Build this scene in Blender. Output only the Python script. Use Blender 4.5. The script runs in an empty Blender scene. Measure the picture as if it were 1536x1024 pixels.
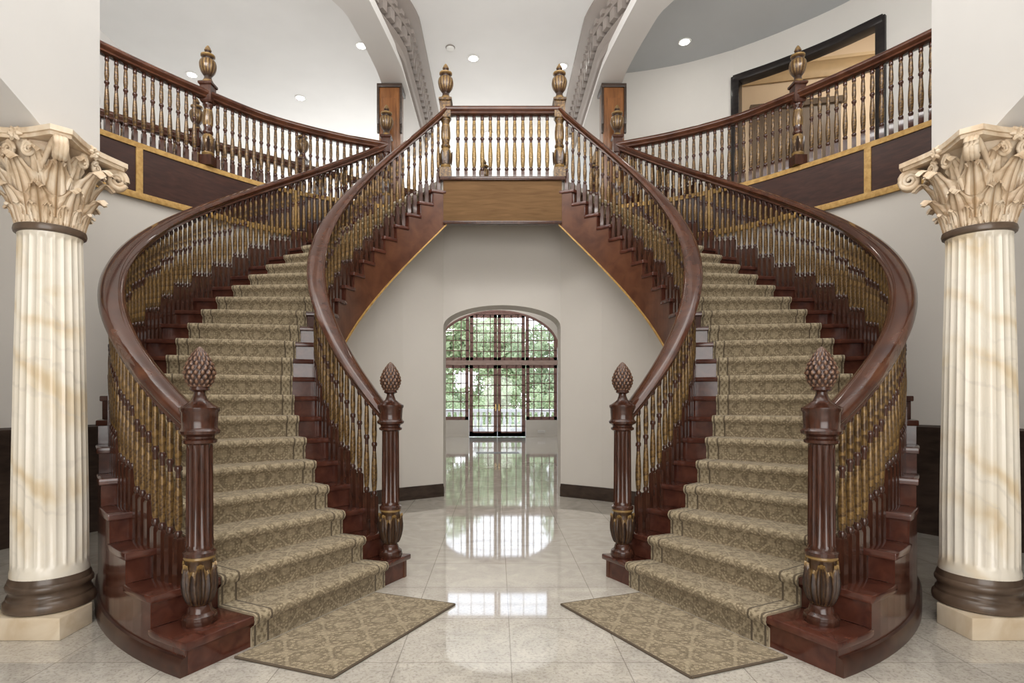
import bpy, bmesh, math, random
from math import sin, cos, pi, radians, sqrt, atan2, asin, floor
from mathutils import Vector, Matrix
random.seed(7)
SC = bpy.context.scene
COL = SC.collection
WO = {}

# ------------------------------------------------------------------ materials
class NT:
    def __init__(s, name):
        s.m = bpy.data.materials.new(name); s.m.use_nodes = True
        s.t = s.m.node_tree; s.n = s.t.nodes; s.l = s.t.links
        s.b = s.n['Principled BSDF']; s.out = s.n['Material Output']
    def node(s, typ, **kw):
        x = s.n.new(typ)
        for k, v in kw.items(): setattr(x, k, v)
        return x
    def put(s, sock, v):
        if isinstance(v, bpy.types.NodeSocket): s.l.new(v, sock)
        else: sock.default_value = v
    def math(s, op, a, b=None, c=None):
        x = s.node('ShaderNodeMath', operation=op)
        s.put(x.inputs[0], a)
        if b is not None: s.put(x.inputs[1], b)
        if c is not None: s.put(x.inputs[2], c)
        return x.outputs[0]
    def coord(s, kind='Object', scale=(1, 1, 1), rot=(0, 0, 0)):
        t = s.node('ShaderNodeTexCoord'); mp = s.node('ShaderNodeMapping')
        mp.inputs['Scale'].default_value = scale; mp.inputs['Rotation'].default_value = rot
        s.l.new(t.outputs[kind], mp.inputs[0]); return mp.outputs[0]
    def noise(s, vec, scale, detail=3, dist=0.0, rough=.5):
        x = s.node('ShaderNodeTexNoise'); s.l.new(vec, x.inputs['Vector'])
        x.inputs['Scale'].default_value = scale; x.inputs['Detail'].default_value = detail
        x.inputs['Distortion'].default_value = dist; x.inputs['Roughness'].default_value = rough
        return x.outputs['Fac']
    def ramp(s, fac, stops, interp='LINEAR'):
        x = s.node('ShaderNodeValToRGB'); x.color_ramp.interpolation = interp
        e = x.color_ramp.elements
        while len(e) < len(stops): e.new(.5)
        for q, (p, c) in zip(e, stops): q.position = p; q.color = (*c, 1)
        s.put(x.inputs[0], fac); return x.outputs[0]
    def mix(s, fac, a, b):
        x = s.node('ShaderNodeMix', data_type='RGBA')
        s.put(x.inputs[0], fac)
        s.put(x.inputs[6], a if isinstance(a, bpy.types.NodeSocket) else (*a, 1))
        s.put(x.inputs[7], b if isinstance(b, bpy.types.NodeSocket) else (*b, 1))
        return x.outputs[2]
    def base(s, c): s.put(s.b.inputs['Base Color'], c if isinstance(c, bpy.types.NodeSocket) else (*c, 1))
    def bump(s, h, strength=.3, dist=.01):
        x = s.node('ShaderNodeBump'); x.inputs['Strength'].default_value = strength
        x.inputs['Distance'].default_value = dist; s.l.new(h, x.inputs['Height'])
        s.l.new(x.outputs[0], s.b.inputs['Normal'])
    def set(s, rough=.5, metal=0, coat=0, spec=.5):
        s.b.inputs['Roughness'].default_value = rough; s.b.inputs['Metallic'].default_value = metal
        s.b.inputs['Coat Weight'].default_value = coat; s.b.inputs['Coat Roughness'].default_value = .08
        s.b.inputs['Specular IOR Level'].default_value = spec
        return s.m

def paint(name, c, rough=.6, var=.04, scale=2.0):
    k = NT(name); f = k.noise(k.coord(), scale, 3)
    k.base(k.mix(f, tuple(x * (1 - var) for x in c), tuple(min(1, x * (1 + var)) for x in c)))
    return k.set(rough, spec=.3)
def wood(name, a, b, rough=.22, coat=.4, sc=(3, 3, 18), metal=0, spec=.4):
    k = NT(name); v = k.coord('Object', sc)
    f = k.noise(v, 3.0, 5, .6)
    k.base(k.ramp(f, [(.3, a), (.7, b)]))
    return k.set(rough, metal, coat, spec)

mahog = wood('mahogany', (.030, .011, .007), (.070, .025, .014), .2, .25, (14, 14, 3))
mahog_rail = wood('mahogany_rail', (.042, .014, .008), (.094, .034, .017), .10, .2, (2, 2, 2), spec=.42)
mahog_tread = wood('mahogany_tread', (.050, .015, .010), (.100, .033, .020), .18, .3, (4, 4, 4))
string_wood = wood('stringer_wood', (.070, .025, .013), (.122, .048, .024), .30, .1, (2, 2, 2), spec=.3)
panel_dark = wood('balcony_panel', (.028, .010, .007), (.055, .020, .012), .35, .08, (2, 2, 9), spec=.25)
fascia_wood = wood('fascia_wood', (.110, .060, .026), (.160, .090, .040), .6, 0, (1, 3, 9), spec=.08)
pil_wood = wood('pilaster_wood', (.13, .050, .018), (.25, .105, .038), .3, .12, (6, 6, 1))
dark_trim = wood('dark_baseboard', (.030, .020, .015), (.06, .04, .030), .35, .1, (2, 2, 6), spec=.3)
base_wood = wood('dark_base_mahogany', (.034, .014, .010), (.070, .030, .019), .28, .2, (3, 3, 3), spec=.35)
black_trim = wood('black_casing', (.012, .010, .010), (.028, .022, .020), .35, .1, (2, 2, 6), spec=.25)
door_wood = wood('dark_door_wood', (.09, .066, .048), (.15, .112, .082), .4, .1, (4, 4, 1), spec=.25)
frame_wood = wood('window_frame_wood', (.18, .095, .082), (.25, .135, .118), .4, 0, (4, 4, 4))
transom_wood = wood('mauve_transom_wood', (.33, .235, .205), (.42, .31, .27), .5, 0, (1, 4, 8))
def goldm(name, a, b, rough, metal, lo=.32, hi=.62, sc=22):
    k = NT(name); f = k.noise(k.coord('Object', (1, 1, 1)), sc, 4, .6)
    k.base(k.ramp(f, [(lo, a), (hi, b)])); return k.set(rough, metal, .12, .35)
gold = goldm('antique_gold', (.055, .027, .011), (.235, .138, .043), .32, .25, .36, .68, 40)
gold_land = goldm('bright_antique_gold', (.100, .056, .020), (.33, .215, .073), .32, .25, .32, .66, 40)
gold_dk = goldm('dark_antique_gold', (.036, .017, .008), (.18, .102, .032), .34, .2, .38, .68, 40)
gold_trim = goldm('gold_trim', (.36, .20, .055), (.50, .31, .10), .45, .1)
tan_trim = paint('tan_moulding', (.46, .34, .20), .5, .1, 8)
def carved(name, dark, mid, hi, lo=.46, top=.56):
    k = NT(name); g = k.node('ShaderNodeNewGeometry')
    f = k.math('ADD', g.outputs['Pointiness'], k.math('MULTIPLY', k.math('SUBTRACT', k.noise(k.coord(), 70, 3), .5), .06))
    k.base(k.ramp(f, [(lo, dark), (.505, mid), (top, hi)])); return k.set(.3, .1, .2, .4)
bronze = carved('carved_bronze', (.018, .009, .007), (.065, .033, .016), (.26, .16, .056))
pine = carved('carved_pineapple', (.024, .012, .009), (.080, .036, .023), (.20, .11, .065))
base_bronze = wood('column_base_bronze', (.066, .043, .029), (.125, .084, .057), .3, .15, (3, 3, 3))

wall_m = paint('wall_beige', (.60, .562, .512))
wall_up = paint('wall_white', (.70, .685, .665))
wall_upr = paint('wall_cream', (.63, .605, .565))
ceil_m = paint('ceiling_white', (.81, .81, .805))
ceil_shaded = paint('ceiling_painted_shade', (.48, .50, .515))  # white ceiling on the right side, its blue-grey shading put into the colour
crown_m = paint('crown_taupe', (.30, .262, .238), .42, .05, 6)
white_m = paint('white_paint', (.8, .8, .78), .5)
room_m = paint('far_room_tan', (.64, .52, .385))

def make_floor():
    k = NT('polished_stone_tile'); v = k.coord('Object')
    br = k.node('ShaderNodeTexBrick', offset=0.0, squash=1.0)
    k.l.new(v, br.inputs['Vector'])
    br.inputs['Color1'].default_value = (.565, .53, .48, 1); br.inputs['Color2'].default_value = (.525, .49, .44, 1)
    br.inputs['Mortar'].default_value = (.33, .305, .27, 1)
    br.inputs['Scale'].default_value = 1; br.inputs['Mortar Size'].default_value = .003
    br.inputs['Mortar Smooth'].default_value = .1
    br.inputs['Brick Width'].default_value = .60; br.inputs['Row Height'].default_value = .60
    n1 = k.noise(v, 3.5, 6, 1.8); n2 = k.noise(v, 55, 5, .6, .65)
    c1 = k.ramp(n1, [(.3, (.84, .83, .81)), (.7, (1.08, 1.07, 1.04))])
    c2 = k.ramp(n2, [(.36, (.72, .71, .70)), (.50, (1, 1, 1)), (.68, (1.06, 1.06, 1.05))])
    sp = k.node('ShaderNodeSeparateXYZ'); k.l.new(v, sp.inputs[0])
    near = k.ramp(k.math('MULTIPLY', sp.outputs[1], .1), [(.34, (1, 1, 1)), (.48, (.12, .12, .12))])
    c2 = k.mix(near, (1, 1, 1), c2)
    def mul(a, b):
        x = k.node('ShaderNodeMix', data_type='RGBA', blend_type='MULTIPLY'); x.inputs[0].default_value = 1
        k.l.new(a, x.inputs[6]); k.l.new(b, x.inputs[7]); return x.outputs[2]
    k.base(mul(mul(br.outputs['Color'], c1), c2))
    m = k.set(.05, 0, .18, .85); k.b.inputs['Coat Roughness'].default_value = .03
    return m
floor_m = make_floor()

def make_marble():
    k = NT('cream_marble'); v = k.coord('Object', (1, 1, 1), (.25, .75, .2))
    def wave(sc, dist, dsc):
        w = k.node('ShaderNodeTexWave', wave_type='BANDS', bands_direction='X'); k.l.new(v, w.inputs['Vector'])
        w.inputs['Scale'].default_value = sc; w.inputs['Distortion'].default_value = dist; w.inputs['Detail'].default_value = 4
        w.inputs['Detail Scale'].default_value = dsc; w.inputs['Detail Roughness'].default_value = .55; return w.outputs['Fac']
    w2 = k.noise(v, 2.4, 4, .8)
    c = k.ramp(wave(1.1, 9, 1.1), [(.0, (.755, .69, .58)), (.60, (.735, .665, .545)), (.88, (.685, .585, .43)), (1, (.635, .51, .34))])
    c = k.mix(k.ramp(wave(1.8, 12, 1.5), [(.86, (0, 0, 0)), (1, (.4, .4, .4))]), c, (.56, .51, .44))
    k.base(k.mix(k.ramp(w2, [(.38, (0, 0, 0)), (.62, (.85, .85, .85))]), c, (.765, .715, .62)))
    return k.set(.28, 0, .15)
marble = make_marble()
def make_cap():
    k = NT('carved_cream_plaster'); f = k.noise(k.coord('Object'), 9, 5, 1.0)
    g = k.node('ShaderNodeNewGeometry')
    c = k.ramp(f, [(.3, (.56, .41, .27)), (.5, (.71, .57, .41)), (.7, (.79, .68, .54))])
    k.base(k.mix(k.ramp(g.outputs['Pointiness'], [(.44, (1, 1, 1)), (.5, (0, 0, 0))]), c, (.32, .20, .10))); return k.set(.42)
cap_m = make_cap()
def make_plinth():
    k = NT('tan_marble'); f = k.noise(k.coord('Object'), 3, 6, 2)
    k.base(k.ramp(f, [(.3, (.56, .44, .30)), (.7, (.72, .62, .48))])); return k.set(.25)
plinth_m = make_plinth()

def make_carpet():
    k = NT('damask_carpet')
    t = k.node('ShaderNodeTexCoord'); sp = k.node('ShaderNodeSeparateXYZ')
    k.l.new(t.outputs['UV'], sp.inputs[0]); X0, Y0 = sp.outputs[0], sp.outputs[1]
    nz = k.noise(t.outputs['UV'], 60, 4, .8); nf = k.noise(t.outputs['UV'], 200, 2)
    def cs(v, f): return k.math('COSINE', k.math('MULTIPLY', v, 2 * pi * f))
    lat = k.math('ADD', cs(X0, 5.0), cs(Y0, 4.5))
    lat = k.math('ADD', k.math('ABSOLUTE', k.math('MULTIPLY', lat, .5)), k.math('MULTIPLY', k.math('SUBTRACT', nz, .5), .26))
    vo = k.node('ShaderNodeTexVoronoi', feature='F1'); k.l.new(t.outputs['UV'], vo.inputs['Vector'])
    vo.inputs['Scale'].default_value = 56; vo.inputs['Randomness'].default_value = .6
    d = k.math('ADD', vo.outputs['Distance'], k.math('MULTIPLY', k.math('SUBTRACT', nz, .5), .45))
    lt = (.375, .305, .200); md = (.250, .198, .125); dk = (.130, .098, .062)
    flower = k.ramp(d, [(.12, md), (.22, lt), (.36, lt), (.46, dk), (.58, md), (.70, dk)])
    ring = k.ramp(lat, [(.05, (.50, .50, .50)), (.15, (0, 0, 0)), (.30, (.12, .12, .12)), (.44, (0, 0, 0)), (.72, (.10, .10, .10)), (.86, (.45, .45, .45))])
    field = k.mix(ring, flower, (.405, .332, .222))
    sh = k.ramp(lat, [(.12, (0, 0, 0)), (.19, (.38, .38, .38)), (.27, (0, 0, 0)), (.58, (0, 0, 0)), (.66, (.36, .36, .36)), (.74, (0, 0, 0))])
    field = k.mix(sh, field, (.105, .079, .051))
    ax = k.math('ABSOLUTE', X0)
    bz = k.math('ADD', k.math('MULTIPLY', k.math('MULTIPLY', cs(Y0, 14), cs(ax, 28)), .16), nz)
    bord = k.ramp(bz, [(.34, (.15, .115, .073)), (.48, (.29, .235, .152)), (.68, (.41, .34, .23))])
    c = k.mix(k.math('GREATER_THAN', ax, .405), field, bord)
    ln = k.math('LESS_THAN', k.math('ABSOLUTE', k.math('SUBTRACT', ax, .407)), .006)
    c = k.mix(ln, c, (.080, .060, .040))
    ln2 = k.math('LESS_THAN', k.math('ABSOLUTE', k.math('SUBTRACT', ax, .484)), .006)
    c = k.mix(ln2, c, (.080, .060, .040))
    c = k.mix(k.math('MULTIPLY', nf, .22), c, (.38, .312, .21))
    k.base(c); k.bump(nf, .35, .004)
    k.b.inputs['Sheen Weight'].default_value = .10
    return k.set(.95, spec=.1)
carpet = make_carpet()
bind_m = paint('carpet_binding', (.10, .075, .052), .9)

def make_leaf(name, a, b):
    k = NT(name); g = k.node('ShaderNodeNewGeometry')
    c = k.ramp(g.outputs['Random Per Island'], [(0, a), (1, b)])
    k.base(c); k.set(.7, spec=.1)
    tr = k.node('ShaderNodeBsdfTranslucent'); k.l.new(c, tr.inputs[0])
    mx = k.node('ShaderNodeMixShader'); mx.inputs[0].default_value = .5
    k.l.new(k.b.outputs[0], mx.inputs[1]); k.l.new(tr.outputs[0], mx.inputs[2]); k.l.new(mx.outputs[0], k.out.inputs[0])
    return k.m
leaf1 = make_leaf('leaf_green', (.36, .42, .26), (.47, .53, .35))
leaf2 = make_leaf('leaf_dark', (.31, .37, .24), (.40, .46, .31))
bark = wood('bark', (.16, .135, .105), (.24, .205, .17), .9, 0)
stone_w = paint('white_stone', (.74, .72, .68), .8)
patio_m = paint('patio_stone', (.60, .57, .53), .8)
grass_m = paint('lawn_green', (.34, .40, .24), .9, .2, 6)
def make_glass():
    k = NT('window_glass'); tr = k.node('ShaderNodeBsdfTransparent'); gl = k.node('ShaderNodeBsdfGlossy')
    gl.inputs['Roughness'].default_value = .02
    mx = k.node('ShaderNodeMixShader'); mx.inputs[0].default_value = .04
    k.l.new(tr.outputs[0], mx.inputs[1]); k.l.new(gl.outputs[0], mx.inputs[2]); k.l.new(mx.outputs[0], k.out.inputs[0])
    return k.m
glass = make_glass()
def make_emit():
    k = NT('lamp_glow'); k.base((1, 1, 1)); k.b.inputs['Emission Color'].default_value = (1, .97, .9, 1)
    k.b.inputs['Emission Strength'].default_value = 30; return k.m
emit = make_emit()
brass = goldm('brass', (.5, .33, .12), (.7, .5, .2), .25, .9)

# ------------------------------------------------------------------ mesh builder
class MB:
    def __init__(s): s.v = []; s.f = []; s.m = []; s.uv = []; s.mi = 0
    def face(s, idx): s.f.append(tuple(idx)); s.m.append(s.mi)
    def hexa(s, b, t):
        i = len(s.v); s.v += [Vector(p) for p in list(b) + list(t)]
        for q in ((3, 2, 1, 0), (4, 5, 6, 7), (0, 1, 5, 4), (1, 2, 6, 5), (2, 3, 7, 6), (3, 0, 4, 7)): s.face([i + k for k in q])
    def box(s, x0, x1, y0, y1, z0, z1):
        q = [(x0, y0), (x1, y0), (x1, y1), (x0, y1)]
        s.hexa([(x, y, z0) for x, y in q], [(x, y, z1) for x, y in q])
    def prism(s, poly, z0, z1):
        i = len(s.v); n = len(poly)
        s.v += [Vector((p[0], p[1], z0)) for p in poly] + [Vector((p[0], p[1], z1)) for p in poly]
        s.face(list(range(i + n - 1, i - 1, -1))); s.face(list(range(i + n, i + 2 * n)))
        for k in range(n): s.face([i + k, i + (k + 1) % n, i + n + (k + 1) % n, i + n + k])
    def lathe(s, prof, seg=16, c=(0, 0, 0), mod=None, sq=False):
        i = len(s.v); n = len(prof); off = pi / 4 if sq else 0
        for (r, z) in prof:
            for k in range(seg):
                th = 2 * pi * k / seg + off
                rr = mod(th, z, r) if mod else r
                s.v.append(Vector((c[0] + rr * cos(th), c[1] + rr * sin(th), c[2] + z)))
        for j in range(n - 1):
            for k in range(seg):
                a = i + j * seg + k; b = i + j * seg + (k + 1) % seg
                s.face([a, b, b + seg, a + seg])
        s.face([i + k for k in range(seg - 1, -1, -1)]); s.face([i + (n - 1) * seg + k for k in range(seg)])
    def tube(s, pts, r, seg=6):
        i = len(s.v); n = len(pts); pts = [Vector(p) for p in pts]
        for j, p in enumerate(pts):
            t = (pts[min(j + 1, n - 1)] - pts[max(j - 1, 0)]).normalized()
            a = t.cross(Vector((.13, .21, .97)))
            if a.length < .05: a = t.cross(Vector((1, 0, 0)))
            a.normalize(); b = t.cross(a); rr = r[j] if isinstance(r, (list, tuple)) else r
            for k in range(seg):
                th = 2 * pi * k / seg; s.v.append(p + (a * cos(th) + b * sin(th)) * rr)
        for j in range(n - 1):
            for k in range(seg):
                A = i + j * seg + k; B = i + j * seg + (k + 1) % seg
                s.face([A, B, B + seg, A + seg])
        s.face([i + k for k in range(seg)]); s.face([i + (n - 1) * seg + k for k in range(seg)])
    def sweep(s, pts, prof):
        i = len(s.v); n = len(pts); m = len(prof); pts = [Vector(p) for p in pts]
        for j, p in enumerate(pts):
            t = pts[min(j + 1, n - 1)] - pts[max(j - 1, 0)]; t.z = 0; t.normalize()
            la = Vector((-t.y, t.x, 0))
            for (a, z) in prof: s.v.append(p + la * a + Vector((0, 0, z)))
        for j in range(n - 1):
            for k in range(m):
                A = i + j * m + k; B = i + j * m + (k + 1) % m
                s.face([A, B, B + m, A + m])
        s.face([i + k for k in range(m)]); s.face([i + (n - 1) * m + k for k in range(m)])
    def mesh(s, name, mats, flip=False, org=(0, 0, 0), smooth=40, bevel=0):
        me = bpy.data.meshes.new(name); O = Vector(org)
        vs = [(Vector((-v.x, v.y, v.z)) if flip else v) - O for v in s.v]
        me.from_pydata(vs, [], s.f)
        for m in (mats if isinstance(mats, (list, tuple)) else [mats]): me.materials.append(m)
        me.polygons.foreach_set('material_index', s.m)
        if s.uv:
            uvl = me.uv_layers.new(name='UVMap')
            for lp in me.loops: uvl.data[lp.index].uv = s.uv[lp.vertex_index]
        bm = bmesh.new(); bm.from_mesh(me)
        bmesh.ops.recalc_face_normals(bm, faces=bm.faces)
        if bevel:
            es = [e for e in bm.edges if len(e.link_faces) == 2 and e.calc_face_angle(0) > .8]
            bmesh.ops.bevel(bm, geom=es, offset=bevel, segments=2, profile=.5, affect='EDGES')
        bm.to_mesh(me); bm.free()
        if smooth:
            me.shade_smooth(); me.set_sharp_from_angle(angle=radians(smooth))
        me.update(); return me
    def build(s, name, mats, parent=None, flip=False, org=None, smooth=40, bevel=0):
        if org is None: org = WO[parent.name] if parent else Vector((0, 0, 0))
        me = s.mesh(name, mats, flip, org, smooth, bevel)
        return inst(me, name, parent, org)

def inst(me, name, parent, loc, rot=0, sc=(1, 1, 1)):
    o = bpy.data.objects.new(name, me); COL.objects.link(o)
    loc = Vector(loc); WO[o.name] = loc
    if parent: o.parent = parent; o.location = loc - WO[parent.name]
    else: o.location = loc
    o.rotation_euler = (0, 0, rot); o.scale = sc
    return o
def tag(o, label, cat, group=None):
    o['label'] = label; o['category'] = cat
    if group: o['group'] = group
    return o
def thing(name, label, cat, loc, group=None):
    o = bpy.data.objects.new(name, None); COL.objects.link(o); o.empty_display_size = .1
    o.location = loc; WO[o.name] = Vector(loc)
    return tag(o, label, cat, group)
def struct(name, mb, mats, flip=False, smooth=40, bevel=0, parent=None):
    o = mb.build(name, mats, parent, flip, smooth=smooth, bevel=bevel)
    if not parent: o['kind'] = 'structure'
    return o
def catmull(pts, n=8):
    P = [Vector((*p, 0)) for p in pts]; P = [P[0] * 2 - P[1]] + P + [P[-1] * 2 - P[-2]]; out = []
    for i in range(1, len(P) - 2):
        for k in range(n):
            t = k / n; a, b, c, d = P[i - 1:i + 3]
            out.append(.5 * ((2 * b) + (c - a) * t + (2 * a - 5 * b + 4 * c - d) * t * t + (3 * b - a - 3 * c + d) * t ** 3))
    out.append(P[-2].copy()); return out
def at_len(pts, s):
    for a, b in zip(pts, pts[1:]):
        d = (b - a).length
        if s <= d: return a + (b - a) * (s / d if d else 0), atan2((b - a).y, (b - a).x)
        s -= d
    return pts[-1].copy(), atan2((pts[-1] - pts[-2]).y, (pts[-1] - pts[-2]).x)
def plen(pts): return sum((b - a).length for a, b in zip(pts, pts[1:]))

# ------------------------------------------------------------------ staircase plan (left side; right is mirrored)
class Arc:
    def __init__(s, S, E, sag):
        S = Vector(S); E = Vector(E); h = (E - S).length / 2
        s.c = (E - S).normalized(); s.n = Vector((-s.c.y, s.c.x))
        s.r = h * h / (2 * sag) + sag / 2; s.o = (S + E) / 2 + s.n * (sag - s.r); s.ha = asin(h / s.r)
    def __call__(s, t, off=0):
        a = (2 * t - 1) * s.ha
        return s.o + (s.n * cos(a) + s.c * sin(a)) * (s.r + off)
INNER = Arc((-.897, 4.40), (-.735, 7.36), 1.04)
OUTER = Arc((-1.695, 3.10), (-1.70, 8.385), 1.66)
NR = 24; ZL = 4.24; RISE = ZL / NR; T0 = -.023; DT = (1 - T0) / (NR - 1)
def T(k): return T0 + (k - 1) * DT
def oo(t): return .095 + .125 * max(0, 1 - (t - T0) / .22)
def oi(t): return .06 + .05 * max(0, 1 - (t - T0) / .08)
def P(u, t): return INNER(t, -oi(t)).lerp(OUTER(t, oo(t)), u)
def fw(u, t): return (P(u, t - .01) - P(u, t)).normalized()
def zn(t): return RISE * ((t - T0) / DT + 1)
def soff(t): return max(0.0, zn(t) - .61)
def zr(t): return zn(t) + .95 - .09 * t
def v3(p, z): return (p.x, p.y, z)

# ------------------------------------------------------------------ shared pieces
RAILP = [(a * 1.12, z * 1.08) for a, z in [(-.066, 0), (-.074, .02), (-.06, .045), (-.035, .058), (0, .062), (.035, .058), (.06, .045), (.074, .02), (.066, 0), (.046, -.018), (.05, -.038), (.03, -.05), (-.03, -.05), (-.05, -.038), (-.046, -.018)]]
def baluster_mesh(block, w, gm):
    m = MB(); b = block
    m.mi = 0; m.lathe([(.022 * 1.414, 0), (.022 * 1.414, b - .015), (.016 * 1.414, b)], 4, sq=True)
    f = lambda z: b + (1 - b) * z
    def seg(mi, pr): m.mi = mi; m.lathe([(r * w, f(z)) for r, z in pr], 10)
    seg(0, [(.015, 0), (.021, .02), (.021, .045), (.014, .06)])
    seg(1, [(.014, .06), (.018, .09), (.022, .19), (.0225, .26), (.0185, .40), (.014, .50)])
    seg(0, [(.014, .50), (.014, .55), (.021, .565), (.021, .59), (.014, .605)])
    seg(1, [(.014, .605), (.017, .65), (.0195, .70), (.016, .86), (.013, .90)])
    seg(0, [(.013, .90), (.018, .922), (.018, .955), (.015, .97), (.015, 1.0)])
    return m.mesh('baluster', [mahog, gm])
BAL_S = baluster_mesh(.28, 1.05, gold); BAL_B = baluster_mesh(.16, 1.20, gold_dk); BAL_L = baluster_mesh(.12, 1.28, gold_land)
def acanthus(m, ang, z0, h, w, r0, curl, prof=None, nv=14, nw=8):
    e = Vector((cos(ang), sin(ang), 0)); tg = Vector((-sin(ang), cos(ang), 0)); i0 = len(m.v)
    for j in range(nv + 1):
        v = j / nv; rb = prof(v) if prof else r0
        wd = w * (.62 + .5 * sin(pi * min(1, v * 1.05)) ** .8) * (1 - .55 * v ** 4)
        for i in range(nw + 1):
            s = -1 + 2 * i / nw; k = w / .095
            lob = 1 + .18 * sin(v * pi * 9) * abs(s) ** 2
            out = rb + .012 * k + curl * v ** 3.2 + .022 * k * (1 - abs(s)) * sin(pi * v) - .02 * k * abs(s) ** 2 + .010 * k * cos(s * pi * 4)
            z = z0 + h * (v if v < .8 else .8 + .12 * sin((v - .8) / .2 * pi * .95)) - .03 * k * abs(s) * v
            x = s * wd * lob
            m.v.append(e * out + tg * x - e * (x * x / (2 * rb)) + Vector((0, 0, z)))
    for j in range(nv):
        for i in range(nw): a = i0 + j * (nw + 1) + i; m.face([a, a + 1, a + nw + 2, a + nw + 1])
# front newel: fluted post, carved cup and pineapple
m = MB()
def flute(th, z, r): return r - .008 * max(0, (abs(sin(8 * th)) - .3) / .7) ** .5 if .42 < z < .94 else r
m.lathe([(.092, 0), (.098, .02), (.092, .045), (.07, .06), (.062, .09), (.05, .10), (.05, .36), (.088, .365), (.09, .385), (.074, .395), (.074, .41), (.073, .425), (.072, .7), (.07, .935), (.07, .965), (.092, .975), (.095, .99), (.08, 1.0), (.082, 1.01), (.108, 1.025), (.112, 1.04), (.1, 1.05), (.096, 1.06), (.1, 1.14), (.108, 1.15), (.108, 1.165), (.08, 1.18), (.045, 1.205), (.032, 1.235), (.03, 1.25), (.055, 1.262), (.05, 1.28), (.03, 1.285)], 96, mod=flute)
NEWEL = m.mesh('newel_post', mahog)
m = MB(); CUPP = [(.05, .10), (.066, .12), (.078, .16), (.086, .21), (.086, .25), (.08, .30), (.076, .34), (.086, .352), (.08, .365)]
m.lathe(CUPP, 32)
def cprof(v):
    z = .11 + .25 * v
    for (r0, z0), (r1, z1) in zip(CUPP, CUPP[1:]):
        if z0 <= z <= z1: return r0 + (r1 - r0) * (z - z0) / (z1 - z0)
    return .08
for i in range(6): acanthus(m, i * pi / 3, .105, .25, .038, .08, .012, cprof, 16, 8)
for i in range(6): acanthus(m, i * pi / 3 + pi / 6, .105, .21, .026, .08, .006, cprof, 14, 6)
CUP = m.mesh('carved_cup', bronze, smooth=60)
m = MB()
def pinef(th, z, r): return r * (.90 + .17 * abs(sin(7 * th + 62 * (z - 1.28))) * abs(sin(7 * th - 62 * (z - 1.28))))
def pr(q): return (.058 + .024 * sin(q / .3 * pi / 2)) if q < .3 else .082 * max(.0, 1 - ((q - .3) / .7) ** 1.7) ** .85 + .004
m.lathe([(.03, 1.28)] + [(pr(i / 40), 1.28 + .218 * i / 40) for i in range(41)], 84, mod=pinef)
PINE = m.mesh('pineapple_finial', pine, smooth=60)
# upper newel with urn
m = MB(); m.mi = 0
m.lathe([(.076 * 1.41, 0), (.076 * 1.41, .12), (.06 * 1.41, .13)], 4, sq=True)
m.lathe([(.06 * 1.41, .77), (.068 * 1.41, .79), (.068 * 1.41, .97), (.084 * 1.41, .985), (.084 * 1.41, 1.01), (.058 * 1.41, 1.03)], 4, sq=True)
m.lathe([(.046, .38), (.060, .40), (.060, .42), (.048, .44), (.052, .5)], 28)
m.lathe([(.048, .68), (.048, .72), (.060, .74), (.060, .76), (.050, .78)], 28)
m.mi = 1
m.lathe([(.058, .12), (.072, .15), (.060, .18), (.072, .24), (.076, .30), (.062, .36), (.046, .39)], 28)
m.lathe([(.050, .49), (.058, .52), (.058, .6), (.053, .66), (.048, .69)], 48, mod=lambda th, z, r: r * (1 + .06 * sin(10 * th + z * 60)))
for i in range(6): acanthus(m, i * pi / 3, .17, .19, .035, .070, .010, None, 12, 6)
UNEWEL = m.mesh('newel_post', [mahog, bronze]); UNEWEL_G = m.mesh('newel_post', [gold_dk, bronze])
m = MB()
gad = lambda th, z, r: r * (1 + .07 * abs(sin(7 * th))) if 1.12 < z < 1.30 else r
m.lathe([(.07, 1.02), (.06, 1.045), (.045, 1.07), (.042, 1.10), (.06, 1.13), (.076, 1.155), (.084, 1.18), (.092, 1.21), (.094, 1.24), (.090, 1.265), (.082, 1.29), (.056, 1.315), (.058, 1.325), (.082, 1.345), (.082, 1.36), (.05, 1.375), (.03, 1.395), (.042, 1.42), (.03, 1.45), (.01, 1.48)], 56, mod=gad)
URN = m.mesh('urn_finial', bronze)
def newel_front(parent, p, z, rot=0):
    n = inst(NEWEL, 'newel_post', parent, (p.x, p.y, z), rot, (.93, .93, 1))
    inst(CUP, 'carved_cup', n, (p.x, p.y, z)); inst(PINE, 'pineapple_finial', n, (p.x, p.y, z))
def newel_urn(parent, p, z, rot=0, me=None):
    n = inst(me or UNEWEL, 'newel_post', parent, (p[0], p[1], z), rot)
    inst(URN, 'urn_finial', n, (p[0], p[1], z))
def fx(p, flip): return Vector((-p[0] if flip else p[0], p[1]))

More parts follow.
